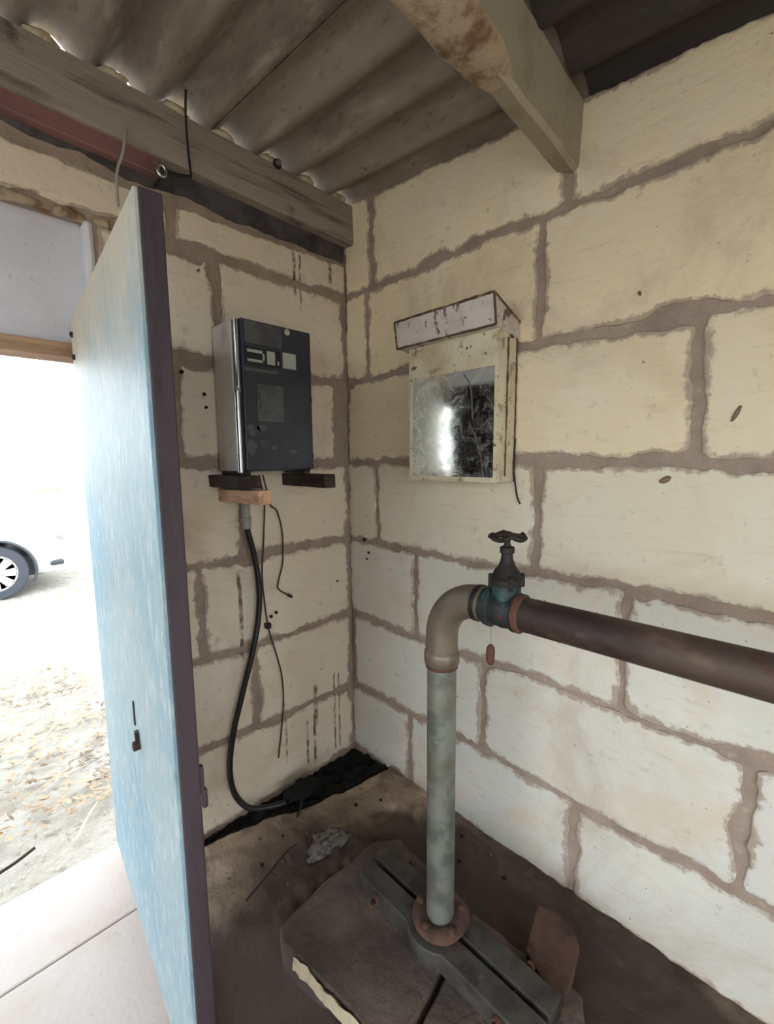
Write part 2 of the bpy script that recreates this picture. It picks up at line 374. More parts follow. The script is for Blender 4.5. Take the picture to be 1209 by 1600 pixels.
# right wall
rt = lambda u: roof_z(u, 0)+.022
mb = MB(); mortar_grid(mb, Pr, 0, 3.32, -.05, 2.9, rt, 1)
pts = [(-.2, -.3), (3.5, -.3), (3.5, rt(3.5)-.02), (-.2, rt(-.2)-.02)]
mb.add([(u, .012, v) for u, v in pts]+[(u, .2, v) for u, v in pts], [(0, 1, 2, 3), (4, 7, 6, 5), (0, 4, 5, 1), (1, 5, 6, 2), (2, 6, 7, 3), (3, 7, 4, 0)])
wr = struct(mb.build('wall_right', 'mortar', None, smooth=40), 'cream limestone block wall with brown mortar joints behind the pipe')
TONES = [(206, 203, 196), (210, 208, 201), (212, 208, 197), (220, 209, 185), (232, 212, 176), (238, 216, 176), (242, 222, 184)]  # warm upper and cool lower light on the wall put into block colours
right_rows = [[-.01, .418, 1.206, 2.0, 2.8, 3.32], [.012, .828, 1.668, 2.47, 3.32], [-.01, .461, 1.34, 2.14, 2.94, 3.32],
              [-.01, .212, 1.033, 1.85, 2.65, 3.32], [-.01, .70, 1.493, 2.3, 3.1, 3.32], [-.01, .16, 1.023, 1.83, 2.63, 3.32],
              [-.01, .19, 1.105, 1.9, 2.7, 3.32]]
k = 0
for r, us in enumerate(right_rows):
    for a, b in zip(us[:-1], us[1:]):
        k += 1
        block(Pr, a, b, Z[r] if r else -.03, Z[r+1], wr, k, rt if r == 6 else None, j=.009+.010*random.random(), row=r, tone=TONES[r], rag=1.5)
# left wall with the doorway
JY = 1.005; LY = 1.07; DY1 = 2.12; LT = lambda u: 2.555+.022*u
mb = MB(); mortar_grid(mb, Pl, 0, JY, -.35, 1.937, None, 2); mortar_grid(mb, Pl, 0, LY, 1.937, 2.9, LT, 5)
mortar_grid(mb, Pl, LY, 3.1, 2.325, 2.9, LT, 3); mortar_grid(mb, Pl, DY1, 3.1, -.05, 2.325, None, 4)
mb.box(-.2, -.012, -JY, .2, -.4, 1.937); mb.box(-.2, -.012, -LY, .2, 1.937, 2.55); mb.box(-.2, -.012, -3.3, -LY, 2.33, 2.55); mb.box(-.2, -.012, -3.3, -DY1, -.3, 2.33)
wl = struct(mb.build('wall_left', 'mortar', None, smooth=40), 'cream limestone block wall with the doorway beside the open door')
left_rows = [[.012, JY], [.012, .572, JY], [.012, .797, JY], [.012, .60, JY], [.02, .075, .40, .845, JY], [.012, .659, LY], [-.01, .82, 1.62, 2.4, 3.1]]
for r, us in enumerate(left_rows):
    for a, b in zip(us[:-1], us[1:]):
        k += 1
        block(Pl, a, b, Z[r] if r else -.04, (2.50 if r == 6 else Z[r+1]), wl, k, None, j=.010+.011*random.random(), rag=1.7, row=r, tone=(228, 210, 188))
for r in range(6):
    k += 1; block(Pl, DY1, 3.1, Z[r] if r else -.04, Z[r+1], wl, k)
# recessed lintel over the doorway
mb = MB(); mb.box(-.2, -.055, -DY1-.1, -LY-.02, 1.935, 2.335)
lint = mb.build('lintel', 'plaster', wl, bevel=.006, mod=rough(.004, 9, 3))
mb = MB(); mb.box(-.2, .004, -LY-.022, -LY+.006, 1.93, 2.33)
mb.build('jamb_render', 'plaster', wl, bevel=.012, mod=rough(.006, 8, 5, 3))
mb = MB(); mb.box(-.14, -.03, -DY1, -JY-.005, 1.892, 1.94)
struct(mb.build('trim_1', 'framewood', None, bevel=.004), 'brown wooden head of the door frame under the grey lintel')
# squeezed mortar ledge above the lintel
mb = MB(); mb.tube([(.0-.02*(i % 2), -LY+.05-.055*i, 2.335+.008*noise.noise(Vector((i*.7, 1, 1)))) for i in range(22)], [.016+.008*noise.noise(Vector((i*.9, 5, 2))) for i in range(22)], 8)
mb.build('mortar_ledge', 'crust', wl, smooth=60)
# unseen walls behind the camera; end window added, front opening widened for light
MAT['bouncewhite'] = M('white_limewash', (236, 228, 212), .9, 0, ((4, (222, 212, 194), .45, .7, .7),), (40, .4, .006), 'pos')  # white finish chosen to bounce light into the room
mb = MB(); mb.box(3.3, 3.5, -3.3, -2.5, -.3, 2.42); mb.box(3.3, 3.5, -.75, .2, -.3, 2.42); mb.box(3.3, 3.5, -2.5, -.75, -.3, .75); mb.box(3.3, 3.5, -2.5, -.75, 2.1, 2.42)
struct(mb.build('wall_end', 'bouncewhite'), 'unseen end wall, whitened, with a window opening added to light the room')
mb = MB(); mb.box(-.2, .6, -3.3, -3.1, -.3, 2.6); mb.box(3.15, 3.3, -3.3, -3.1, -.3, 2.42); mb.box(.6, 3.15, -3.3, -3.1, 2.32, 2.5)
struct(mb.build('wall_front', 'bouncewhite'), 'unseen front wall, whitened, its opening widened to let in more light')

# ------------------------------------------------------------------ floor
def edge(y): # width of the black gutter along the foot of the left wall
    t = -y; K = [(-.1, .27), (0, .26), (.3, .21), (.49, .16), (.6, .105), (.86, .05), (1.0, .02), (1.05, -.06), (9, -.06)]
    for (a, wa), (b, wb) in zip(K[:-1], K[1:]):
        if a <= t <= b: return wa+(wb-wa)*(t-a)/(b-a)+.014*noise.noise(Vector((t*11, 2, 5)))
    return -.06
mb = MB(); vs = []; fs = []
gx = [-.02+.006*i for i in range(60)]+[.34+.02*i for i in range(153)]; gy = [.02-.01*i for i in range(115)]+[-1.13-.025*i for i in range(83)]
nx, ny = len(gx)-1, len(gy)-1
for x in gx:
    for y in gy:
        z = .010*noise.noise(Vector((x*3, y*3, 1)))+.009*noise.noise(Vector((x*9, y*9, 4)))+.008*(.5-abs(noise.noise(Vector((x*14, y*14, 6)))))-.016
        e = edge(y)
        e += .02*noise.noise(Vector((x*14, y*14, 3)))
        if x < e+.03: z -= .26*min(1, max(0, (e+.03-x)/.05))**1.6
        # hollow scraped out in front of the plinth
        dx, dy = (x-.74)/.26, (y+1.0)/.2; q = dx*dx+dy*dy
        if q < 1: z -= .10*(1-q)
        # mud heaped against the plinth
        q = ((x-.58)/.15)**2+((y+.50)/.34)**2
        if q < 1: z += .060*(1-q)**.7*(1+.5*noise.noise(Vector((x*25, y*25, 2))))
        vs.append((x, y, z))
for i in range(nx):
    for j in range(ny):
        a = i*(ny+1)+j; fs.append((a, a+1, a+ny+2, a+ny+1))
mb.add(vs, fs)
fl = struct(mb.build('floor', 'floor', None, smooth=60), 'brown stained earth floor of the pump room')
mb = MB(); pl = [(.18, -1.09), (.18, -3.0), (.62, -3.0), (.60, -2.1), (.64, -1.12)]
mb.prism(pl, -.03, .006); mb.build('screed_slab', 'threshold', fl, bevel=.006, mod=rough(.003, 8, 2))
mb = MB(); mb.box(-.18, .172, -DY1, -JY-.005, -.05, .004)
mb.build('screed_slab', 'threshold', fl, bevel=.006, mod=rough(.003, 8, 4, 4))

# ------------------------------------------------------------------ roof
ceil = struct(empty('ceiling', (0, 0, 2.7)), 'brown corrugated fibre cement roof sheets on timber and concrete beams')
def sheet(y0, y1, x0, x1, dz, k, mat='roof'):
    ny = int(abs(y1-y0)/.182*14); nx = 10; mb = MB(); vs = []; fs = []
    for s in (0, 1):
        for i in range(nx+1):
            for j in range(ny+1):
                x = x0+(x1-x0)*i/nx; y = y0+(y1-y0)*j/ny
                z = roof_z(x, y)+.027*(1-math.cos(2*PI*(y+.144)/.182))+dz+.002*noise.noise(Vector((x*3, y*9, k)))+.007*s
                vs.append((x, y, z-2.7))
    N = (nx+1)*(ny+1)
    for s in (0, 1):
        for i in range(nx):
            for j in range(ny):
                a = s*N+i*(ny+1)+j; fs.append((a, a+1, a+ny+2, a+ny+1))
    for i in range(nx):
        a = i*(ny+1); fs.append((a, a+ny+1, N+a+ny+1, N+a)); a += ny; fs.append((a, a+ny+1, N+a+ny+1, N+a))
    for j in range(ny):
        fs.append((j, j+1, N+j+1, N+j)); a = nx*(ny+1)+j; fs.append((a, a+1, N+a+1, N+a))
    mb.add(vs, fs); return mb.build('corrugated_sheet', mat, ceil, smooth=50)
ys = [.31, -.60, -1.51, -2.42, -3.33]
for i in range(4):
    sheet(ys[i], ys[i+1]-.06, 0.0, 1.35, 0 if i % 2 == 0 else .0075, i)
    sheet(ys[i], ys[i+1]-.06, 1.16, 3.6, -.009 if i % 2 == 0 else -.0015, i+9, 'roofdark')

# timber wall plate over the left wall
mb = MB(); n = 60; vs = []; fs = []
prof = [(-.06, 2.568), (.066, 2.562), (.072, 2.575), (.07, 2.65), (.066, 2.736), (.058, 2.742), (-.06, 2.742)]
for i in range(n+1):
    y = -.0-3.1*i/n
    for jx, (x, z) in enumerate(prof):
        w = wob((x, y, z), .004, 6, 1)
        vs.append((x+w.x, min(y, -.008), z-.022*y+w.z*.6))
m = len(prof)
for i in range(n):
    for j in range(m): fs.append((i*m+j, i*m+(j+1) % m, (i+1)*m+(j+1) % m, (i+1)*m+j))
fs += [tuple(range(m)), tuple(range(n*m, n*m+m))]
mb.add(vs, fs)
plate_o = tag(local(mb.build('timber_beam', 'wood', None, smooth=35)), 'grey weathered timber beam carrying the roof sheets over the doorway wall', 'beam')
# lumps of pale mortar pressed into the flutes of the roof over the beam
MAT['fillet'] = M('pale_roof_mortar', (222, 204, 176), .95, 0, ((20, (180, 150, 118), .5, .68, .8),), (50, .8, .01), 'pos')
for i in range(16):
    yc = -.053-.182*i+.022*noise.noise(Vector((i*1.7, 2, 2))); zc = 2.74-.022*yc
    vs = []; fs = []; n, m = 14, 8
    for a in range(m+1):
        for b in range(n):
            t, f = PI*a/m, 2*PI*b/n; d = Vector((math.sin(t)*math.cos(f), math.sin(t)*math.sin(f), math.cos(t)))
            q = d*(1+.35*noise.noise(d*2.1+Vector((i*3, 0, 0)))); vs.append((.038+q.x*.024, yc-.020+q.y*.046, zc+.016+q.z*.020))
    for a in range(m):
        for b in range(n): fs.append((a*n+b, a*n+(b+1) % n, (a+1)*n+(b+1) % n, (a+1)*n+b))
    mb = MB(); mb.add(vs, fs); mb.build('mortar_fillet', 'fillet', wl, smooth=60)
# dark mouldy packing band under the timber beam
mb = MB(); vs = []; fs = []; n = 90
for i in range(n+1):
    y = -.02-2.9*i/n; lo = 2.49-.022*y+.02*noise.noise(Vector((y*6, 1, 9)))+.012*noise.noise(Vector((y*17, 4, 9)))
    vs += [(-.005, y, lo), (.013, y, lo+.012), (.018, y, 2.565-.022*y), (-.005, y, 2.565-.022*y)]
for i in range(n):
    for j in range(4): fs.append((i*4+j, i*4+(j+1) % 4, i*4+4+(j+1) % 4, i*4+4+j))
fs += [(0, 1, 2, 3), (n*4, n*4+1, n*4+2, n*4+3)]
MAT['mould'] = M('mouldy_mortar', (84, 78, 78), .95, 0, ((7, (54, 48, 46), .42, .64, .9), (30, (112, 102, 94), .6, .75, .6)), (50, .7, .008), 'pos')
mb.add(vs, fs); mb.build('mortar_bed', 'mould', wl, smooth=50)
# red lintel strip
mb = MB(); mb.box(-.03, .05, -3.05, -.86, 2.515, 2.572)
o = mb.build('steel_lintel', 'red', None, bevel=.004)
for v in o.data.vertices: v.co.z += -.022*(v.co.y+.86)+.022*.86-.004
tag(local(o), 'red painted steel lintel bar under the grey timber beam', 'lintel')
# concrete purlin
mb = MB(); vs = []; fs = []; n = 48
prof = [(1.062, 2.475), (1.068, 2.452), (1.125, 2.432), (1.138, 2.442), (1.145, 2.62), (1.06, 2.63)]
for i in range(n+1):
    y = .03-3.15*i/n
    for j, (x, z) in enumerate(prof):
        w = wob((x, y, z), .006 if j < 4 else .002, 9, 2)
        drift = -.05*y
        vs.append((x+drift*.9+w.x, y, z+w.z-.006*y))
m = len(prof)
for i in range(n):
    for j in range(m): fs.append((i*m+j, i*m+(j+1) % m, (i+1)*m+(j+1) % m, (i+1)*m+j))
fs += [tuple(range(m)), tuple(range(n*m, n*m+m))]
mb.add(vs, fs); pur = empty('roof_purlin', (1.1, -1.5, 2.43)); tag(pur, 'limewashed concrete purlin under the roof sheets running into the block wall', 'beam')
o = mb.build('beam', 'purlin', pur, smooth=40); o.location = -pur.location
mb = MB(); vs = []; fs = []; n = 64
for i in range(n+1):
    y = -.44-2.2*i/n; c = 1.1-.045*y; t = min(1, i/3)
    for j in range(9):
        a = PI*(.0+j/8)
        q = Vector((j*.35, y*8, 3)); R = (.062+.012*noise.noise(q))*(.6+.4*t); H = (.022+.012*noise.noise(q*1.7))*(.35+.65*t)
        vs.append((c+math.cos(a)*R+.006, y, 2.445-.006*y-math.sin(a)*H+(.004 if j in (0, 8) else 0)))
for i in range(n):
    for j in range(8): fs.append((i*9+j, i*9+j+1, (i+1)*9+j+1, (i+1)*9+j))
    fs.append((i*9+8, i*9, (i+1)*9, (i+1)*9+8))
fs += [tuple(range(9)), tuple(range(n*9, n*9+9))]
mb.add(vs, fs); o = mb.build('plaster_crust', 'crust', pur, smooth=60); o.location = -pur.location

# ------------------------------------------------------------------ door
dr = struct(empty('door_1', (0, -1.15, .15)), 'open door with weathered pale blue face and dark edge')
ang = math.atan2(-1.215+1.15, .93); L = math.hypot(.93, .065); dr.rotation_euler = (0, 0, ang)
mb = MB(); mb.box(0, L, .004, .042, 0, 1.85); mb.build('door_core', 'doorcore', dr, bevel=.003)
mb = MB(); mb.box(.001, L-.002, -.003, .005, .002, 1.848); mb.build('face_panel', 'doorface', dr, bevel=.0015)
for z in (.25, .95, 1.6):
    mb = MB(); mb.tube([(-.006, .046, z-.05), (-.006, .046, z+.05)], .007, 10); mb.box(-.005, .05, .041, .0445, z-.045, z+.045)
    mb.build('hinge', 'iron', dr, smooth=40)
lk = MB(); lk.box(.56, .572, -.006, .0, .735, .80); o = lk.build('keyhole_plate', 'iron', dr, bevel=.002); o.rotation_euler = (0, 0, 0)
mb = MB(); mb.lathe([(.004, -.02), (.012, -.018), (.012, -.003), (.004, 0)], (.602, 0, .70), 'y', 12); mb.box(.592, .606, -.012, -.002, .69, .735); mb.build('lock', 'iron', dr, smooth=40)
for x, z in ((.045, 1.80), (.05, 1.73)):
    mb = MB(); mb.lathe([(.002, -.009), (.008, -.007), (.009, 0)], (x, -.003, z), 'y', 10); mb.build('screw', 'iron', dr, smooth=40)
mb = MB(); mb.box(L-.014, L-.002, .040, .050, .74, .80); mb.box(L-.010, L+.001, .044, .054, .71, .75); mb.build('latch_catch', 'doorcore', dr, bevel=.003)

# ------------------------------------------------------------------ control cabinet on two wall battens
cb = empty('control_cabinet', (.1, -.525, 1.508)); tag(cb, 'navy blue control cabinet with chrome edge on wooden battens', 'cabinet')
def inp(o, parent):
    o.location = -parent.location; return o
x0, x1, y0, y1, z0, z1 = .012, .2, -.69, -.365, 1.508, 2.068
mb = MB(); mb.box(x0, x1-.012, y0+.004, y1, z0, z1); inp(mb.build('body', 'navy', cb, bevel=.006), cb)
mb = MB(); mb.box(x1-.014, x1, y0+.022, y1+.003, z0+.004, z1+.002); fd = inp(mb.build('front_cover', 'navy', cb, bevel=.004), cb)
mb = MB(); mb.box(x0+.004, x1-.03, y0-.004, y0+.006, z0+.002, z1-.004); inp(mb.build('side_panel', 'silver', cb, bevel=.003), cb)
mb = MB()
mb.tube([(x1-.012, y0+.002, z0-.002), (x1-.012, y0+.002, z0+.30)], .011, 10); inp(mb.build('chrome_strip', 'chrome', cb, smooth=40), cb)
mb = MB(); mb.tube([(x1-.012, y0+.008, z0+.31), (x1-.012, y0+.008, z1-.004)], .009, 10); inp(mb.build('chrome_strip', 'chrome', cb, smooth=40), cb)
mb = MB(); mb.box(x1-.02, x1-.004, y0-.004, y0+.014, z0+.295, z0+.316); inp(mb.build('strip_joint', 'conduit', cb, bevel=.003), cb)
def plate(name, mat, ya, yb, za, zb, d=.0025, par=None):
    mb = MB(); mb.box(x1-.001, x1+d, ya, yb, za, zb); return inp(mb.build(name, mat, cb, bevel=.0008), cb)
plate('upper_panel', 'greywin', -.655, -.50, 1.985, 2.066, .002)
plate('name_plate', 'blackplate', -.655, -.507, 1.908, 1.972, .003)
for ya, yb, za, zb in ((-.648, -.577, 1.952, 1.963), (-.648, -.577, 1.918, 1.928), (-.585, -.577, 1.918, 1.963), (-.567, -.532, 1.916, 1.966), (-.521, -.515, 1.918, 1.934)):
    plate('print_mark', 'label', ya, yb, za, zb, .004)
plate('paper_label', 'label', -.497, -.437, 1.912, 1.972, .0035)
plate('faded_text_strip', 'greywin', -.66, -.52, 1.884, 1.896, .002)
plate('inspection_window', 'greywin', -.615, -.50, 1.70, 1.84, .003)
plate('window_sticker', 'dust', -.612, -.575, 1.785, 1.832, .004)
plate('window_sticker', 'dust', -.612, -.585, 1.735, 1.765, .004)
for i, (yc, zc, ry, rz) in enumerate(((-.635, 1.665, .03, .022), (-.60, 1.675, .022, .012), (-.645, 1.60, .022, .03), (-.59, 1.615, .026, .016), (-.55, 1.60, .012, .008), (-.51, 1.60, .016, .007), (-.46, 1.585, .02, .008))):
    mb = MB(); n = 22
    mb.add([(x1+.0008+.0012*s, yc+math.cos(2*PI*a/n)*ry*(1+.5*noise.noise(Vector((a*.6, i, 1)))), zc+math.sin(2*PI*a/n)*rz*(1+.5*noise.noise(Vector((a*.6, i, 4))))) for s in (0, 1) for a in range(n)],
           [tuple(range(n)), tuple(range(n, 2*n))]+[(a, (a+1) % n, n+(a+1) % n, n+a) for a in range(n)])
    inp(mb.build('dust_smear', 'dust', cb), cb)
mb = MB(); mb.lathe([(.004, .006), (.013, .005), (.014, 0), (.014, -.004)], (x1, -.475, 2.052), 'x', 14); inp(mb.build('cover_clip', 'chrome', cb, smooth=40), cb)
for zc in (1.56, 1.79):
    mb = MB(); mb.box(x1-.02, x1-.004, y1, y1+.008, zc, zc+.02); inp(mb.build('side_clip', 'black', cb, bevel=.002), cb)
for ya, yb in ((-.685, -.645), (-.40, -.37)):
    mb = MB(); mb.box(.02, .185, ya, yb, 1.495, 1.509); inp(mb.build('foot_rail', 'black', cb, bevel=.002), cb)
# battens
mb = MB(); mb.box(-.05, .335, -.70, -.645, -.052, 0)
o = mb.build('wooden_batten', 'batten', None, bevel=.004, mod=rough(.002, 12, 1)); o.location = (0, 0, 1.440); o.rotation_euler = (0, -.02, 0)
local(o); tag(o, 'pale sawn wooden batten built into the wall, with dark packing board on top', 'batten')
mb = MB(); mb.box(-.05, .325, -.40, -.345, 1.437, 1.492)
tag(local(mb.build('wooden_batten', 'darkbatten', None, bevel=.004, mod=rough(.003, 12, 2))), 'dark tarred wooden batten under the cabinet, next to the wall corner', 'batten')
mb = MB(); mb.box(.0, .255, -.735, -.642, 1.446, 1.494)
tag(local(mb.build('packing_board', 'darkbatten', None, bevel=.004, mod=rough(.003, 12, 6))), 'short dark board packed between the cabinet and the pale batten', 'board')

# cables
def wire(name, pts, r, mat, label, cat='cable', n=6, seg=10, group=None):
    p = smooth_path(pts, n); mb = MB(); mb.tube(p, r, seg); o = mb.build(name, mat, None, smooth=60); local(o); tag(o, label, cat, group); return o
t = empty('power_cable', (.08, -.62, 1.25)); tag(t, 'thick black power cable hanging from the cabinet to the floor gutter', 'cable')
p = smooth_path([(.07, -.618, 1.49), (.07, -.618, 1.36), (.07, -.614, 1.27), (.06, -.585, 1.16), (.055, -.565, 1.02), (.055, -.572, .885), (.055, -.605, .74), (.05, -.66, .56), (.05, -.71, .40), (.05, -.735, .25), (.06, -.725, .13), (.085, -.675, .045), (.11, -.60, .018), (.128, -.555, .014), (.135, -.525, .012)], 7)
mb = MB(); mb.tube(p, .0125, 12); inp(mb.build('sheath', 'black', t, smooth=60), t)
mb = MB(); mb.lathe([(.017, 1.27), (.019, 1.272), (.019, 1.50), (.017, 1.502)], (.07, -.618, 0), 'z', 16); inp(mb.build('conduit', 'conduit', t, smooth=40), t)
for i in range(3):
    mb = MB(); mb.lathe([(.022, 0), (.023, .003), (.023, .014), (.022, .017)], (.07, -.618, 1.30+.08*i), 'z', 16); inp(mb.build('conduit_ring', 'conduit', t, smooth=40), t)
t = empty('sensor_wire', (.03, -.45, 1.3)); tag(t, 'thin brown wire looping beside the cable and ending in a small plug', 'wire')
mb = MB(); mb.tube(smooth_path([(.12, -.56, 1.49), (.06, -.50, 1.38), (.03, -.475, 1.35), (.025, -.445, 1.325), (.022, -.422, 1.24), (.022, -.420, 1.16), (.022, -.425, 1.08), (.022, -.45, 1.00), (.022, -.45, .965), (.025, -.40, .925)], 7), .0035, 8); inp(mb.build('wire', 'copper', t, smooth=60), t)
mb = MB(); mb.tube([(.025, -.405, .929), (.026, -.385, .915)], .007, 10); inp(mb.build('plug', 'black', t, smooth=40), t)
wire('thin_cord', [(.12, -.575, 1.49), (.05, -.52, 1.37), (.024, -.508, 1.30), (.02, -.516, 1.18), (.02, -.528, 1.05), (.02, -.523, .93), (.02, -.507, .79), (.022, -.475, .66), (.022, -.452, .55), (.022, -.448, .42), (.02, -.462, .29), (.02, -.485, .15)], .0035, 'copper', 'thin brown cord hanging straight down the wall right of the black cable', 'wire')
for i, (y, z) in enumerate(((-.512, .82), (-.486, .15))):
    pass
mb = MB(); mb.box(.0, .030, -.522, -.498, .795, .82)
tag(local(mb.build('wire_clip', 'iron', None, bevel=.003)), 'small dark clip fixing the thin cord to the wall', 'clip')
for y, z in ((-.49, .845), (-.464, .857)):
    mb = MB(); mb.lathe([(.004, -.002), (.0035, .016), (.008, .017), (.006, .021)], (.0, y, z), 'x', 10)
    tag(local(mb.build('wall_nail', 'iron', None)), 'dark nail head in the wall just above the cord clip', 'nail', 'nails above the cord clip')

# ------------------------------------------------------------------ meter box on the right wall
mt = empty('meter_box', (.745, -.07, 1.466)); tag(mt, 'cream metal meter box with sloped hood and scratched mirror pane', 'meter box')
a0, a1, b0, b1, fy = .542, .945, 1.466, 2.03, -.128
mb = MB(); mb.box(a0, a1, fy+.004, -.009, b0, b1); inp(mb.build('case', 'meter', mt, bevel=.005), mt)
dz = [(a0, a1, b0, b0+.018), (a0, a0+.012, b0+.018, 1.862), (a1-.012, a1, b0+.018, 1.862), (a0, a1, 1.862, 2.0)]
for q in dz:
    mb = MB(); mb.box(q[0], q[1], fy-.004, fy+.006, q[2], q[3]); inp(mb.build('door_rail', 'meter', mt), mt)
pn = bpy.data.objects.new('pane', None); bpy.data.objects.remove(pn)
mb = MB(); mb.box(a0+.012, a1-.012, fy-.0005, fy+.0035, b0+.018, 1.862); pane = inp(mb.build('pane', 'pane', mt), mt)
for pth in ([(a1-.05, fy-.002, b0+.02), (a1-.075, fy-.003, 1.60), (a1-.115, fy-.002, 1.68)], [(a1-.12, fy-.002, 1.665), (a1-.07, fy-.003, 1.655), (a1-.04, fy-.002, 1.68)], [(a1-.10, fy-.002, 1.69), (a1-.11, fy-.002, 1.80), (a1-.14, fy-.002, 1.85)]):
    mb = MB(); mb.tube(smooth_path(pth, 5), .0022, 6); inp(mb.build('cobweb_strand', 'web', mt, smooth=60), mt)
# hood: folded cap, its top falling back towards the wall
mb = MB(); hx0, hx1 = .505, .953; hv = []
prof = [(-.16, 1.985), (-.175, 2.083), (-.01, 2.020), (-.01, 1.965)]
mb.add([(x, y, z) for x in (hx0, hx1) for y, z in prof], [(0, 1, 2, 3), (4, 7, 6, 5), (0, 4, 5, 1), (1, 5, 6, 2), (2, 6, 7, 3), (3, 7, 4, 0)])
inp(mb.build('hood', 'hood', mt, bevel=.003), mt)
for q in ([(hx0, -.176, 2.083), (hx1, -.176, 2.083)], [(hx0, -.161, 1.985), (hx1, -.161, 1.985)], [(hx1, -.161, 1.985), (hx1, -.176, 2.083), (hx1+.001, -.012, 2.021)], [(hx0, -.161, 1.985), (hx0, -.176, 2.083)], [(a1, -.012, b0), (a1, -.012, 1.97)], [(a1+.001, -.075, b0+.02), (a1+.001, -.07, 1.96)]):
    mb = MB(); mb.tube([Vector(q[0]).lerp(Vector(q[-1]), i/24)+wob(Vector(q[0]).lerp(Vector(q[-1]), i/24), .0015, 40) for i in range(25)] if len(q) == 2 else q, [.0042+.0022*noise.noise(Vector((i*.7, q[0][0]*9, q[0][2]*7))) for i in range(25)] if len(q) == 2 else .0045, 6)
    inp(mb.build('rusty_seam', 'rustedge', mt, smooth=60), mt)
mb = MB(); mb.lathe([(.002, .004), (.02, .003), (.026, 0), (.02, -.003)], (a1+.002, -.045, 1.985), 'x', 12); inp(mb.build('rust_hole', 'rustedge', mt, smooth=40, mod=rough(.006, 60, 2)), mt)
wire('frayed_string', [(.948, -.012, 1.62), (.949, -.02, 1.52), (.953, -.014, 1.46), (.962, -.012, 1.41), (.975, -.014, 1.385)], [.004]*0 or .003, 'twig', 'frayed brown string dangling from the edge of the meter box', 'string')

# ------------------------------------------------------------------ water pipe with gate valve
PX, PY, PZ = 1.0, -.495, 1.168
wp = empty('water_pipe', (PX, PY, .10)); tag(wp, 'galvanised riser pipe with elbow, gate valve and rusty horizontal run', 'pipe')
mb = MB(); mb.lathe([(.043, .085), (.043, .98)], (PX, PY, 0), 'z', 32); inp(mb.build('riser', 'galv', wp, smooth=40), wp)
R = .125
pts = [(PX, PY, .965), (PX, PY, PZ-R)]+[(PX+R-R*math.cos(a), PY, PZ-R+R*math.sin(a)) for a in [PI/2*i/14 for i in range(1, 15)]]+[(PX+R+.02, PY, PZ)]
MAT['elbow'] = M('dull_elbow_steel', (120, 108, 94), .5, .5, ((8, (92, 82, 72), .42, .65, .8), (20, (150, 136, 116), .58, .74, .5)), (50, .25, .003))
mb = MB(); mb.tube(pts, .0465, 32); inp(mb.build('elbow', 'elbow', wp, smooth=40), wp)
mb = MB(); mb.lathe([(.0465, .955), (.051, .96), (.052, .985), (.0505, .995), (.0465, 1.0)], (PX, PY, 0), 'z', 32); inp(mb.build('socket_ring', 'elbow', wp, smooth=40), wp)
mb = MB(); mb.lathe([(.043, .945), (.0475, .948), (.0475, .956), (.043, .958)], (PX, PY, 0), 'z', 32); inp(mb.build('rust_ring', 'rust', wp, smooth=40), wp)
mb = MB(); mb.lathe([(.046, 1.12), (.0495, 1.122), (.0495, 1.134), (.046, 1.136)], (0, PY, PZ), 'x', 32); inp(mb.build('black_ring', 'black', wp, smooth=40), wp)
VX = 1.205
mb = MB(); mb.lathe([(.044, VX-.066), (.044, VX-.05), (.052, VX-.048), (.053, VX-.034), (.044, VX-.03), (.046, VX-.012), (.048, VX), (.046, VX+.012), (.044, VX+.028), (.05, VX+.03), (.05, VX+.034)], (0, PY, PZ), 'x', 28)
mb.lathe([(.036, 0), (.036, .075)], (VX, PY, PZ), 'z', 24)
vb = inp(mb.build('valve_body', 'valve', wp, smooth=40), wp)
mb = MB(); mb.lathe([(.043, VX+.034), (.048, VX+.036), (.049, VX+.046), (.045, VX+.052), (.042, VX+.054)], (0, PY, PZ), 'x', 24); inp(mb.build('rust_nut', 'rust', wp, smooth=40, mod=rough(.003, 40, 3)), wp)
mb = MB(); z = PZ
mb.lathe([(.034, z+.066), (.041, z+.07), (.042, z+.084), (.036, z+.09), (.031, z+.102), (.021, z+.115), (.015, z+.132), (.0135, z+.145), (.018, z+.148), (.018, z+.162), (.010, z+.165), (.0075, z+.172), (.0075, z+.2)], (VX, PY, 0), 'z', 24)
bo = inp(mb.build('bonnet', 'iron', wp, smooth=35), wp)
for i in range(4):
    a = PI/4+PI/2*i; mb = MB(); mb.lathe([(.005, z+.06), (.007, z+.062), (.007, z+.092), (.004, z+.095)], (VX+.040*math.cos(a), PY+.040*math.sin(a), 0), 'z', 6); inp(mb.build('bonnet_bolt', 'iron', wp), wp)
# bowed wheel handle with drooping rim
mb = MB(); n = 32; zt = z+.190
rim = []
for i in range(n):
    a = 2*PI*i/n; rad = .043*(1-.14*math.cos(4*a)**2); rim.append((VX+rad*math.cos(a), PY+rad*math.sin(a), zt+.004-.010*abs(math.cos(2*a))))
mb.tube(rim+rim[:2], .0062, 8)
for i in range(4):
    a = PI/2*i+.5; mb.tube([(VX, PY, zt+.004), (VX+.04*math.cos(a), PY+.04*math.sin(a), zt-.001)], .0065, 8)
mb.lathe([(.013, zt-.008), (.014, zt), (.012, zt+.009), (.006, zt+.012)], (VX, PY, 0), 'z', 14)
inp(mb.build('handwheel', 'iron', wp, smooth=40), wp)
mb = MB(); pp = [(VX+.05+(3.32-VX)*i/30, PY+.0005*i, PZ+.0003*i) for i in range(31)]
mb.tube(pp, .0425, 32); inp(mb.build('horizontal_pipe', 'darkpipe', wp, smooth=40), wp)
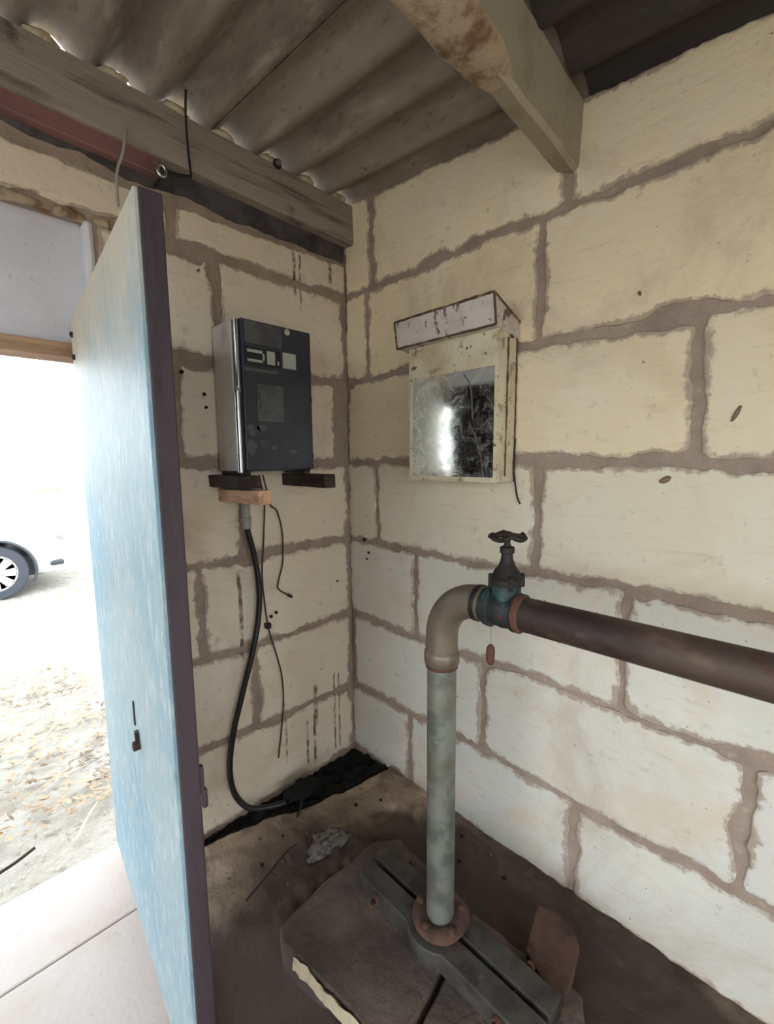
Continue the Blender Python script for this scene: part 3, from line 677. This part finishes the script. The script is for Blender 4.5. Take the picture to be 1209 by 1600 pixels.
# rusty thing dangling under the valve
co = empty('cocoon', (1.163, PY, 1.022)); tag(co, 'small rust brown cocoon hanging on a thread under the valve', 'cocoon')
mb = MB(); mb.lathe([(.002, 1.005), (.008, 1.008), (.011, 1.018), (.0105, 1.03), (.0115, 1.042), (.010, 1.054), (.005, 1.062), (.001, 1.064)], (1.163, PY, 0), 'z', 16); inp(mb.build('shell', 'rust', co, smooth=60, mod=rough(.002, 60, 1)), co)
mb = MB(); mb.tube([(1.163, PY, 1.062), (1.163, PY, 1.122)], .0007, 5); inp(mb.build('thread', 'web', co), co)

# ------------------------------------------------------------------ well head on the floor
def rag_poly(poly, st=.03, a=.008, k=0):
    out = []
    for i, p in enumerate(poly):
        q = poly[(i+1) % len(poly)]; n = max(1, int(math.dist(p, q)/st))
        for j in range(n):
            x, y = p[0]+(q[0]-p[0])*j/n, p[1]+(q[1]-p[1])*j/n; w = wob((x, y, k), a, 12, k); out.append((x+w.x, y+w.y))
    return out
pls = empty('concrete_plinth', (.9, -.6, -.05)); tag(pls, 'broken low concrete plinth under the pipe with a pale chipped front edge', 'plinth')
topz = .050
P1 = rag_poly([(.735, -.85), (.665, -.86), (.62, -.84), (.60, -.68), (.595, -.42), (.66, -.33), (1.0, -.36), (1.06, -.56), (1.088, -.735), (1.07, -.81), (.88, -.83)])
mb = MB(); mb.prism(P1, -.16, topz); inp(mb.build('slab', 'slabc', pls, bevel=.006, mod=rough(.006, 14, 2)), pls)
P2 = rag_poly([(1.075, -.555), (1.03, -.36), (1.38, -.33), (1.52, -.62), (1.40, -.95), (1.10, -.90), (1.106, -.735)], k=2)
mb = MB(); mb.prism(P2, -.10, topz-.012); inp(mb.build('slab', 'slabc', pls, bevel=.006, mod=rough(.006, 14, 3)), pls)
edge_pts = [(.72, -.862), (.76, -.858), (.80, -.852), (.84, -.85), (.88, -.842), (.93, -.838), (.985, -.828), (1.03, -.822), (1.07, -.815)]
vs = []; fs = []
for i, (x, y) in enumerate(edge_pts):
    h = .012*noise.noise(Vector((x*30, 2, 1)))
    vs += [(x, y-.004, .012+h), (x+.002, y+.001+h*.4, topz-.014+h*.5), (x+.004, y+.004+h*1.2, topz+.002), (x, y+.03, .0)]
for i in range(len(edge_pts)-1):
    for j in range(4): fs.append((i*4+j, i*4+(j+1) % 4, i*4+4+(j+1) % 4, i*4+4+j))
fs += [(0, 1, 2, 3), tuple(len(vs)-4+j for j in range(4))]
mb = MB(); mb.add(vs, fs); inp(mb.build('chipped_edge', 'slabedge', pls, smooth=30, mod=rough(.006, 40, 3, 2)), pls)
# clamp: two slotted half bars bolted round the pipe
cl = empty('pipe_clamp', (PX, PY, .06)); tag(cl, 'two long greasy steel clamp bars gripping the foot of the riser pipe', 'clamp')
def half(sgn):
    g = .008; w = .078; poly = []
    xa, xb = .70, 1.36
    arc = lambda r, n: [(PX+r*math.cos(PI-PI*i/n), sgn*max(g, r*math.sin(PI*i/n))) for i in range(n+1)]
    inner = [(xa, g*sgn)]+arc(.046, 12)+[(xb, g*sgn)]
    outer = [(xb, sgn*w)]+[(PX+.10*math.cos(PI*i/12), sgn*max(w, .105*math.sin(PI*i/12))) for i in range(13)]+[(xa+.02, sgn*w), (xa-.012, sgn*w*.75), (xa-.018, sgn*w*.4)]
    return [(x, PY-.006+y) for x, y in inner+outer]
for sgn in (-1, 1):
    mb = MB(); mb.prism(half(sgn), topz-.004, .112); inp(mb.build('clamp_bar', 'clampg', cl, bevel=.004, mod=rough(.002, 20, 4)), cl)
for x in (.80, 1.26):
    mb = MB(); mb.tube([(x, PY-.11, .09), (x, PY+.10, .09)], .008, 8); inp(mb.build('clamp_bolt', 'iron', cl, smooth=40), cl)
    for s in (-.098, .082):
        mb = MB(); mb.lathe([(.014, 0), (.014, .012)], (x, PY+s, .09), 'y', 6); inp(mb.build('bolt_nut', 'rust', cl), cl)
mb = MB(); mb.lathe([(.046, .112), (.085, .114), (.09, .122), (.082, .132), (.06, .136), (.046, .13)], (PX, PY, 0), 'z', 28); inp(mb.build('collar', 'plate', cl, smooth=50, mod=rough(.006, 25, 5)), cl)
for i in range(5):
    a = 2*PI*i/5+.9; mb = MB(); mb.lathe([(.012, .126), (.012, .140), (.005, .144)], (PX+.068*math.cos(a), PY+.068*math.sin(a), 0), 'z', 6); inp(mb.build('collar_bolt', 'plate', cl), cl)
# rusty steel plate lying against the plinth
mb = MB(); pl = [(1.185, -.215), (1.24, -.195), (1.30, -.205), (1.335, -.245), (1.355, -.33), (1.365, -.405), (1.29, -.405), (1.225, -.37)]
mb.prism(rag_poly(pl, .03, .004, 3), 0, .03)
o = mb.build('rusty_plate', 'plate', None, bevel=.004); local(o); o.location.z = .052; tag(o, 'flat rusty plate with one rounded corner lying next to the pipe clamp', 'plate')
MAT['clampblack'] = MAT['black']
# black dirt in the gutter
mb = MB(); vs = []; fs = []; n, m = 70, 14
for i in range(n+1):
    y = -.005-.93*i/n; e = edge(y)
    for j in range(m+1):
        x = .005+(e+.022)*j/m; hump = math.sin(PI*min(1, j/m))
        vs.append((x, y, -.05+.035*(j/m)**1.5-.03*(1 if j == m else 0)+.03*hump*noise.noise(Vector((x*22, y*22, 7)))+.02*noise.noise(Vector((x*50, y*50, 3)))))
for i in range(n):
    for j in range(m): a = i*(m+1)+j; fs.append((a, a+1, a+m+2, a+m+1))
mb.add(vs, fs); o = mb.build('black_dirt', 'soot', None, smooth=60); tag(o, 'black oily dirt filling the gutter along the foot of the wall', 'dirt', None, 'stuff')
# clump of black rags where the cable meets the gutter
mb = MB(); n, m = 22, 12; vs = []; fs = []
for i in range(m+1):
    for j in range(n):
        t, f = PI*i/m, 2*PI*j/n; d = Vector((math.sin(t)*math.cos(f), math.sin(t)*math.sin(f), math.cos(t)))
        q = d*(1+.35*noise.noise(d*2.2)+.2*noise.noise(d*5)); vs.append((.145+q.x*.05, -.44+q.y*.085, .036+q.z*.030))
for i in range(m):
    for j in range(n): fs.append((i*n+j, i*n+(j+1) % n, (i+1)*n+(j+1) % n, (i+1)*n+j))
mb.add(vs, fs); tag(local(mb.build('oily_rag', 'soot', None, smooth=60)), 'crumpled black oily rag at the edge of the gutter by the cable end', 'rag')
wire('cable_stub', [(.17, -.46, .01), (.19, -.475, .014), (.215, -.50, .012), (.24, -.53, .008)], .006, 'twig', 'short dark stub of stick poking out of the black rag', 'stick')
# cobweb bundle and twig
mb = MB(); n, m = 26, 14; vs = []; fs = []
for i in range(m+1):
    for j in range(n):
        t, f = PI*i/m, 2*PI*j/n; d = Vector((math.sin(t)*math.cos(f), math.sin(t)*math.sin(f), math.cos(t)))
        q = d*(1+.5*noise.noise(d*2.6+Vector((4, 1, 1)))+.3*noise.noise(d*6)); vs.append((.47+q.x*.055, -.535+q.y*.085, .03+q.z*.026))
for i in range(m):
    for j in range(n): fs.append((i*n+j, i*n+(j+1) % n, (i+1)*n+(j+1) % n, (i+1)*n+j))
mb.add(vs, fs); tag(local(mb.build('debris_clump', 'web', None, smooth=60)), 'grey clump of cobweb and fibres on the floor beside the twig', 'debris')
t = empty('dry_twig', (.42, -.7, .01)); tag(t, 'thin curved dry twig lying on the floor beside the grey clump', 'twig')
mb = MB(); mb.tube(smooth_path([(.425, -.865, .008), (.405, -.77, .022), (.385, -.68, .036), (.388, -.645, .044), (.392, -.63, .046)], 7), .0045, 7); inp(mb.build('stem', 'twig', t, smooth=60), t)
for pth in ([(.400, -.75, .018), (.42, -.74, .006)], [(.388, -.69, .028), (.41, -.685, .008)], [(.386, -.665, .035), (.40, -.66, .012)]):
    mb = MB(); mb.tube(pth, .0025, 6); inp(mb.build('side_shoot', 'twig', t), t)
# pebbles and crumbs on the floor
spots = [(.563, -.241), (.60, -.27), (.36, -.30), (.30, -.22), (.42, -.20), (.50, -.77), (.47, -.72), (.72, -.16), (.80, -.10), (.93, -.09), (.27, -.62), (.33, -.75), (.52, -.33), (.86, -.20), (1.02, -.14), (.22, -.70)]
for i, (x, y) in enumerate(spots):
    mb = MB(); vs = []; fs = []; n, m = 8, 5; s = .004+.005*random.random()+(.006 if i == 0 else 0)
    for a in range(m+1):
        for b in range(n):
            t, f = PI*a/m, 2*PI*b/n; d = Vector((math.sin(t)*math.cos(f)*1.3, math.sin(t)*math.sin(f), math.cos(t)*.7)); q = d*s*(1+.4*noise.noise(d*2+Vector((i, 0, 0)))); vs.append((x+q.x, y+q.y, q.z+s*.3-.004))
    for a in range(m):
        for b in range(n): fs.append((a*n+b, a*n+(b+1) % n, (a+1)*n+(b+1) % n, (a+1)*n+b))
    mb.add(vs, fs); tag(local(mb.build('pebble', 'soot' if i % 3 else 'slabc', None, smooth=50)), 'small crumb of stone lying loose on the brown floor', 'pebble', 'crumbs on the pump room floor')

# ------------------------------------------------------------------ hooks and wires by the beam
wire('bent_wire', [(.078, -.968, 2.612), (.088, -.975, 2.58), (.085, -.985, 2.53), (.07, -1.0, 2.48), (.062, -1.003, 2.43), (.05, -1.0, 2.38)], .0045, 'conduit', 'pale bent wire hanging from the red lintel above the door', 'wire')
wire('tie_wire', [(.12, -.785, 2.80), (.10, -.782, 2.74), (.085, -.775, 2.64), (.082, -.768, 2.555)], .004, 'black', 'straight black tie wire hanging down across the timber beam', 'wire')
t = empty('eye_hook', (.08, -.85, 2.53)); tag(t, 'shiny metal eye hook with a dark strap under the beam above the door', 'hook')
mb = MB(); mb.tube([(.085+.0*i, -.868+.014*math.cos(2*PI*i/16), 2.528+.018*math.sin(2*PI*i/16)) for i in range(17)], .0055, 8); inp(mb.build('ring', 'chrome', t, smooth=60), t)
mb = MB(); mb.tube(smooth_path([(.082, -.858, 2.53), (.082, -.82, 2.535), (.082, -.768, 2.55)], 5), .006, 8); inp(mb.build('strap', 'black', t, smooth=60), t)
mb = MB(); mb.tube([(.0, -.868, 2.512), (.085, -.868, 2.512)], .004, 8); inp(mb.build('shank', 'iron', t), t)
t = empty('roof_bolt', (.075, -.407, 2.745)); tag(t, 'shiny roof bolt head on the upper edge of the timber beam', 'bolt')
mb = MB(); mb.lathe([(.003, .020), (.010, .018), (.013, .010), (.013, .0)], (.072, -.407, 2.752), 'x', 12); inp(mb.build('head', 'chrome', t, smooth=50), t)
mb = MB(); mb.lathe([(.019, 0), (.019, .005)], (.068, -.407, 2.750), 'x', 14); inp(mb.build('washer', 'iron', t), t)
# drill holes and nail stubs on the walls
for i, (x, y, z, r, mt_) in enumerate(((0, -.815, 1.885, .007, 'l'), (0, -.735, 1.81, .007, 'l'), (0, -.73, 1.76, .006, 'l'), (.115, 0, 1.147, .008, 'r'), (.15, 0, 1.085, .006, 'r'), (.135, 0, 1.05, .005, 'r'), (1.045, 0, 1.035, .007, 'r'), (1.07, 0, 1.02, .006, 'r'), (0, -.10, .93, .005, 'l'))):
    mb = MB()
    if mt_ == 'l': mb.lathe([(r, -.002), (r, .011), (r*.6, .012)], (0, y, z), 'x', 10)
    else: mb.lathe([(r, .002), (r, -.011), (r*.6, -.012)], (x, 0, z), 'y', 10)
    tag(local(mb.build('wall_plug', 'soot', None)), 'tiny dark plug sunk in the limestone wall', 'wall plug', 'dark plugs in the block walls')

MAT['mud'] = M('dried_mud', (128, 104, 84), .95, 0, ((60, (92, 72, 58), .45, .65, .8),))
# dabs of dried mud on the right wall
for i, (x, z, rx, rz, an) in enumerate(((1.425, 1.485, .017, .009, .5), (1.575, 1.66, .006, .022, -.4), (1.33, 2.02, .004, .008, .3))):
    vs = []; fs = []; n, m = 12, 6
    for a in range(m+1):
        for b in range(n):
            t, f = PI*a/m, 2*PI*b/n; d = Vector((math.sin(t)*math.cos(f), math.sin(t)*math.sin(f), math.cos(t)))
            q = d*(1+.3*noise.noise(d*2+Vector((i*5, 0, 0)))); u, v = q.x*rx, q.z*rz
            vs.append((x+u*math.cos(an)-v*math.sin(an), -.006+q.y*.007, z+u*math.sin(an)+v*math.cos(an)))
    for a in range(m):
        for b in range(n): fs.append((a*n+b, a*n+(b+1) % n, (a+1)*n+(b+1) % n, (a+1)*n+b))
    mb = MB(); mb.add(vs, fs); tag(local(mb.build('mud_dab', 'mud', None, smooth=50)), ('oval brown dab of dried mud just under the bed joint of the block wall', 'slanting brown streak of dried mud on the block wall', 'tiny brown fleck of dried mud high on the block wall')[i], 'mud')

# ------------------------------------------------------------------ outside
mb = MB(); vs = []; fs = []
xs = [-.19-.06*i for i in range(70)]+[-4.4-.25*i for i in range(1, 25)]+[-11-3*i for i in range(1, 40)]
ysg = [40-4*i for i in range(9)]+[4-.5*i for i in range(1, 7)]+[.9-.06*i for i in range(60)]+[-3-.8*i for i in range(5)]+[-8-5*i for i in range(1, 9)]
for x in xs:
    for y in ysg:
        a = min(1, max(0, (-x-.35)/.5)); vs.append((x, y, -.03+a*(.015*noise.noise(Vector((x*2.2, y*2.2, 1)))+.02*noise.noise(Vector((x*7, y*7, 5)))*(1 if x > -5 else 0)+(.012*noise.noise(Vector((x*18, y*18, 2))) if x > -4 else 0)+.03)))
n = len(ysg)
for i in range(len(xs)-1):
    for j in range(n-1): a = i*n+j; fs.append((a, a+1, a+n+1, a+n))
mb.add(vs, fs)
mb.add([(-.15, -3.28, -.05), (40, -3.28, -.05), (40, -40, -.05), (-.15, -40, -.05)], [(0, 1, 2, 3)])
mb.add([(3.49, -3.28, -.05), (40, -3.28, -.05), (40, 40, -.05), (3.49, 40, -.05)], [(0, 1, 2, 3)])
gr = mb.build('ground', 'ground', None, smooth=60); struct(gr, 'pale dry soil of the yard outside the doorway')
# leaf litter by the door
mb = MB()
for i in range(1300):
    x = -.45-1.9*random.random()**1.1; y = -.9-.9*random.random()
    a = random.random()*6.28; l = .010+.022*random.random(); w = l*(.16+.22*random.random()); t = .25*random.random()
    dx, dy = math.cos(a), math.sin(a); z = .018+.02*random.random()
    c = [(-l, 0, 0), (-.3*l, w, t*l*.4), (.45*l, w*.8, t*l*.6), (l, 0, t*l), (.45*l, -w*.8, t*l*.2), (-.3*l, -w, 0), (0, 0, -.15*w)]
    mb.add([(x+p[0]*dx-p[1]*dy, y+p[0]*dy+p[1]*dx, z+p[2]) for p in c], [(6, 0, 1), (6, 1, 2), (6, 2, 3), (6, 3, 4), (6, 4, 5), (6, 5, 0)])
tag(mb.build('leaf_litter', 'leaf'), 'dry fallen leaves strewn over the soil outside the doorway', 'leaf litter', None, 'stuff')
wire('fallen_stick', [(-.325, -1.50, .012), (-.345, -1.43, .012), (-.375, -1.365, .013)], .006, 'twig', 'short dark stick lying just outside the threshold', 'stick')
wire('fallen_stick', [(-.30, -1.24, .012), (-.42, -1.17, .012), (-.50, -1.10, .013)], .005, 'straw', 'pale thin stick lying across the soil just outside the threshold', 'stick')
# dry tufts by the car and shrubs far off
def tuft(x, y, h, r, n, label, group, name='grass_tuft', mat='straw'):
    mb = MB()
    for i in range(n):
        a = random.random()*6.28; q = r*random.random()**.5; b = random.random()*6.28; hh = h*(.5+.5*random.random()); lean = .5*hh
        p0 = Vector((x+q*math.cos(a), y+q*math.sin(a), 0)); p1 = p0+Vector((math.cos(b)*lean*.4, math.sin(b)*lean*.4, hh*.6)); p2 = p0+Vector((math.cos(b)*lean, math.sin(b)*lean, hh)); s = Vector((-math.sin(b), math.cos(b), 0))*h*.03
        mb.add([p0-s, p0+s, p1+s*.7, p1-s*.7, p2], [(0, 1, 2, 3), (3, 2, 4)])
    o = mb.build(name, mat); local(o); tag(o, label, 'plant', group); return o
for x, y in ((-4.4, -1.2), (-4.42, -.80), (-4.5, -.42)): tuft(x, y, .09, .14, 60, 'low dry grass tuft growing in front of the white car', 'dry tufts by the car')
for x, y in ((-5.1, .25), (-5.9, .55)): tuft(x, y, .5, .25, 120, 'taller dry grass tuft beyond the bumper of the white car', 'dry tufts past the bumper')
for x, y, h in ((-24, -1.2, .7), (-27, 1.9, .6), (-34, -.4, .9)): tuft(x, y, h, .7, 160, 'small pale shrub far out on the dry yard', 'far shrubs', 'dry_shrub')

# white car, nose towards +y
car = empty('car', (-5.55, -2.4, 0)); tag(car, 'white hatchback car parked on the dry soil outside the doorway', 'car')
CX = -5.55; hw = .83; YN = -.43
secs = []  # y offset from nose, half width, z bottom, z top
for s, w, zb, zt in ((0, .50, .34, .56), (.03, .60, .26, .64), (.12, .71, .20, .70), (.30, .79, .18, .77), (.6, .82, .18, .84), (1.0, .83, .18, .90), (1.5, .83, .18, .94), (2.2, .83, .18, .95), (3.0, .83, .20, .95), (3.5, .81, .24, .94), (3.75, .76, .30, .90), (3.82, .70, .36, .80)):
    secs.append((s, w, zb, zt))
def ring(y, w, zb, zt, n=28):
    out = []
    for i in range(n):
        a = 2*PI*i/n; c, sn = math.cos(a), math.sin(a); e = .42
        px = math.copysign(abs(c)**e, c)*w; pz = (zb+zt)/2+math.copysign(abs(sn)**e, sn)*(zt-zb)/2
        out.append((CX+px, y, pz))
    return out
mb = MB(); vs = []; fs = []; n = 28
for s in secs: vs += ring(YN-s[0], *s[1:])
for i in range(len(secs)-1):
    for j in range(n): fs.append((i*n+j, i*n+(j+1) % n, (i+1)*n+(j+1) % n, (i+1)*n+j))
fs += [tuple(range(n)), tuple(range(len(vs)-n, len(vs)))]
mb.add(vs, fs); body = inp(mb.build('body', 'carwhite', car, smooth=60), car)
cut = MB()
for yw in (-1.22, -3.55): cut.lathe([(.375, CX-1.2), (.375, CX+1.2)], (0, yw, .31), 'x', 40)
cutter = cut.build('cutter', 'black')
cutter.location = (0, 0, 0)
bo_ = body.modifiers.new('arches', 'BOOLEAN'); bo_.object = cutter; bo_.operation = 'DIFFERENCE'; bo_.solver = 'EXACT'
bpy.context.view_layer.update()
dg = bpy.context.evaluated_depsgraph_get(); me = bpy.data.meshes.new_from_object(body.evaluated_get(dg))
body.modifiers.clear(); body.data = me; bpy.data.objects.remove(cutter, do_unlink=True)
me.materials.clear(); me.materials.append(MAT['carwhite'])
# cabin
mb = MB(); cab = [(.95, .80, .90), (1.55, .66, 1.38), (1.9, .64, 1.44), (2.7, .64, 1.43), (3.4, .66, 1.30), (3.72, .74, .90)]
vs = []
for s, w, zt in cab: vs += [(CX-.79, YN-s, .90), (CX-w, YN-s, zt-.02), (CX-w+.08, YN-s, zt), (CX+w-.08, YN-s, zt), (CX+w, YN-s, zt-.02), (CX+.79, YN-s, .90)]
fs = []
for i in range(len(cab)-1):
    for j in range(6): fs.append((i*6+j, i*6+(j+1) % 6, i*6+6+(j+1) % 6, i*6+6+j))
fs += [tuple(range(6)), tuple(range(len(vs)-6, len(vs)))]
mb.add(vs, fs); inp(mb.build('cabin', 'carwhite', car, smooth=30), car)
for sx in (1, -1):
    for ya, yb, yc, yd in ((1.35, 2.2, 2.2, 1.68), (2.28, 3.25, 3.1, 2.28)):
        mb = MB(); q = [(CX+sx*.788, YN-ya, .96), (CX+sx*.788, YN-yb, .96), (CX+sx*.672, YN-yc, 1.34), (CX+sx*.672, YN-yd, 1.34)]
        mb.add(q+[(p[0]+sx*.012, p[1], p[2]) for p in q], [(0, 1, 2, 3), (4, 5, 6, 7), (0, 1, 5, 4), (1, 2, 6, 5), (2, 3, 7, 6), (3, 0, 4, 7)]); inp(mb.build('side_window', 'carglass', car), car)
    mb = MB(); mb.box(CX+sx*.62-.1, CX+sx*.62+.1, YN-.30, YN-.10, .60, .70); inp(mb.build('headlamp', 'chrome', car, bevel=.03), car)
    mb = MB(); mb.box(CX+sx*.70-.05, CX+sx*.70+.075, YN-.34, YN-.14, .31, .375); inp(mb.build('fog_lamp', 'cardark', car, bevel=.02), car)
    for yw in (-1.22, -3.55):
        xo = CX+sx*.80; wl_ = empty('wheel', (0, 0, 0)); wl_.parent = car; wl_.location = Vector((xo, yw, .31))-car.location
        a = sx
        mb = MB(); mb.lathe([(.19, -.17*a), (.28, -.17*a), (.305, -.13*a), (.31, -.02*a), (.295, .012*a), (.21, .015*a), (.20, .0)], (0, 0, 0), 'x', 40); mb.build('tyre', 'tyre', wl_, smooth=40)
        mb = MB(); mb.lathe([(.20, -.02*a), (.20, .002*a), (.02, .002*a)], (0, 0, 0), 'x', 36); mb.build('rim_disc', 'cardark', wl_, smooth=40)
        for i in range(8):
            t = 2*PI*i/8; c, s_ = math.cos(t), math.sin(t); mb = MB()
            q = [(.05, -.03), (.195, -.045), (.195, .045), (.05, .03)]
            mb.add([(a*xx, u*c-v*s_, u*s_+v*c) for xx in (.003, .016) for u, v in q], [(0, 1, 2, 3), (4, 5, 6, 7), (0, 1, 5, 4), (1, 2, 6, 5), (2, 3, 7, 6), (3, 0, 4, 7)]); mb.build('hubcap_spoke', 'hub', wl_)
        mb = MB(); mb.lathe([(.065, .004*a), (.065, .018*a), (.03, .024*a)], (0, 0, 0), 'x', 24); mb.build('hubcap_centre', 'hub', wl_, smooth=40)
        mb = MB(); mb.lathe([(.19, .003*a), (.19, .016*a), (.205, .016*a), (.208, .003*a)], (0, 0, 0), 'x', 36); mb.build('hubcap_rim', 'hub', wl_, smooth=40)
        mb = MB(); mb.tube([(CX+sx*.815, yw+.372*math.cos(t), .31+.372*math.sin(t)) for t in [PI*(i/24*1.25-.125) for i in range(25)]], .016, 8); inp(mb.build('arch_lip', 'cardark', car, smooth=60), car)
mb = MB(); mb.box(CX-.7, CX+.7, YN-3.3, YN-.35, .22, .45); inp(mb.build('underbody', 'cardark', car), car)

# pieces that belong to a part hang under that part (all were built in the same frame)
HOST = {'print_mark': 'name_plate', 'window_sticker': 'inspection_window', 'cover_clip': 'front_cover', 'bonnet_bolt': 'bonnet', 'collar_bolt': 'collar', 'cobweb_strand': 'pane', 'rust_hole': 'case', 'conduit_ring': 'conduit', 'side_shoot': 'stem', 'strip_joint': 'chrome_strip'}
for o in list(COL.objects):
    k = o.name.split('.')[0]
    if k in HOST and o.parent:
        h = [c for c in o.parent.children if c.name.split('.')[0] == HOST[k]]
        if h: o.parent = h[0]; o.location = (0, 0, 0)
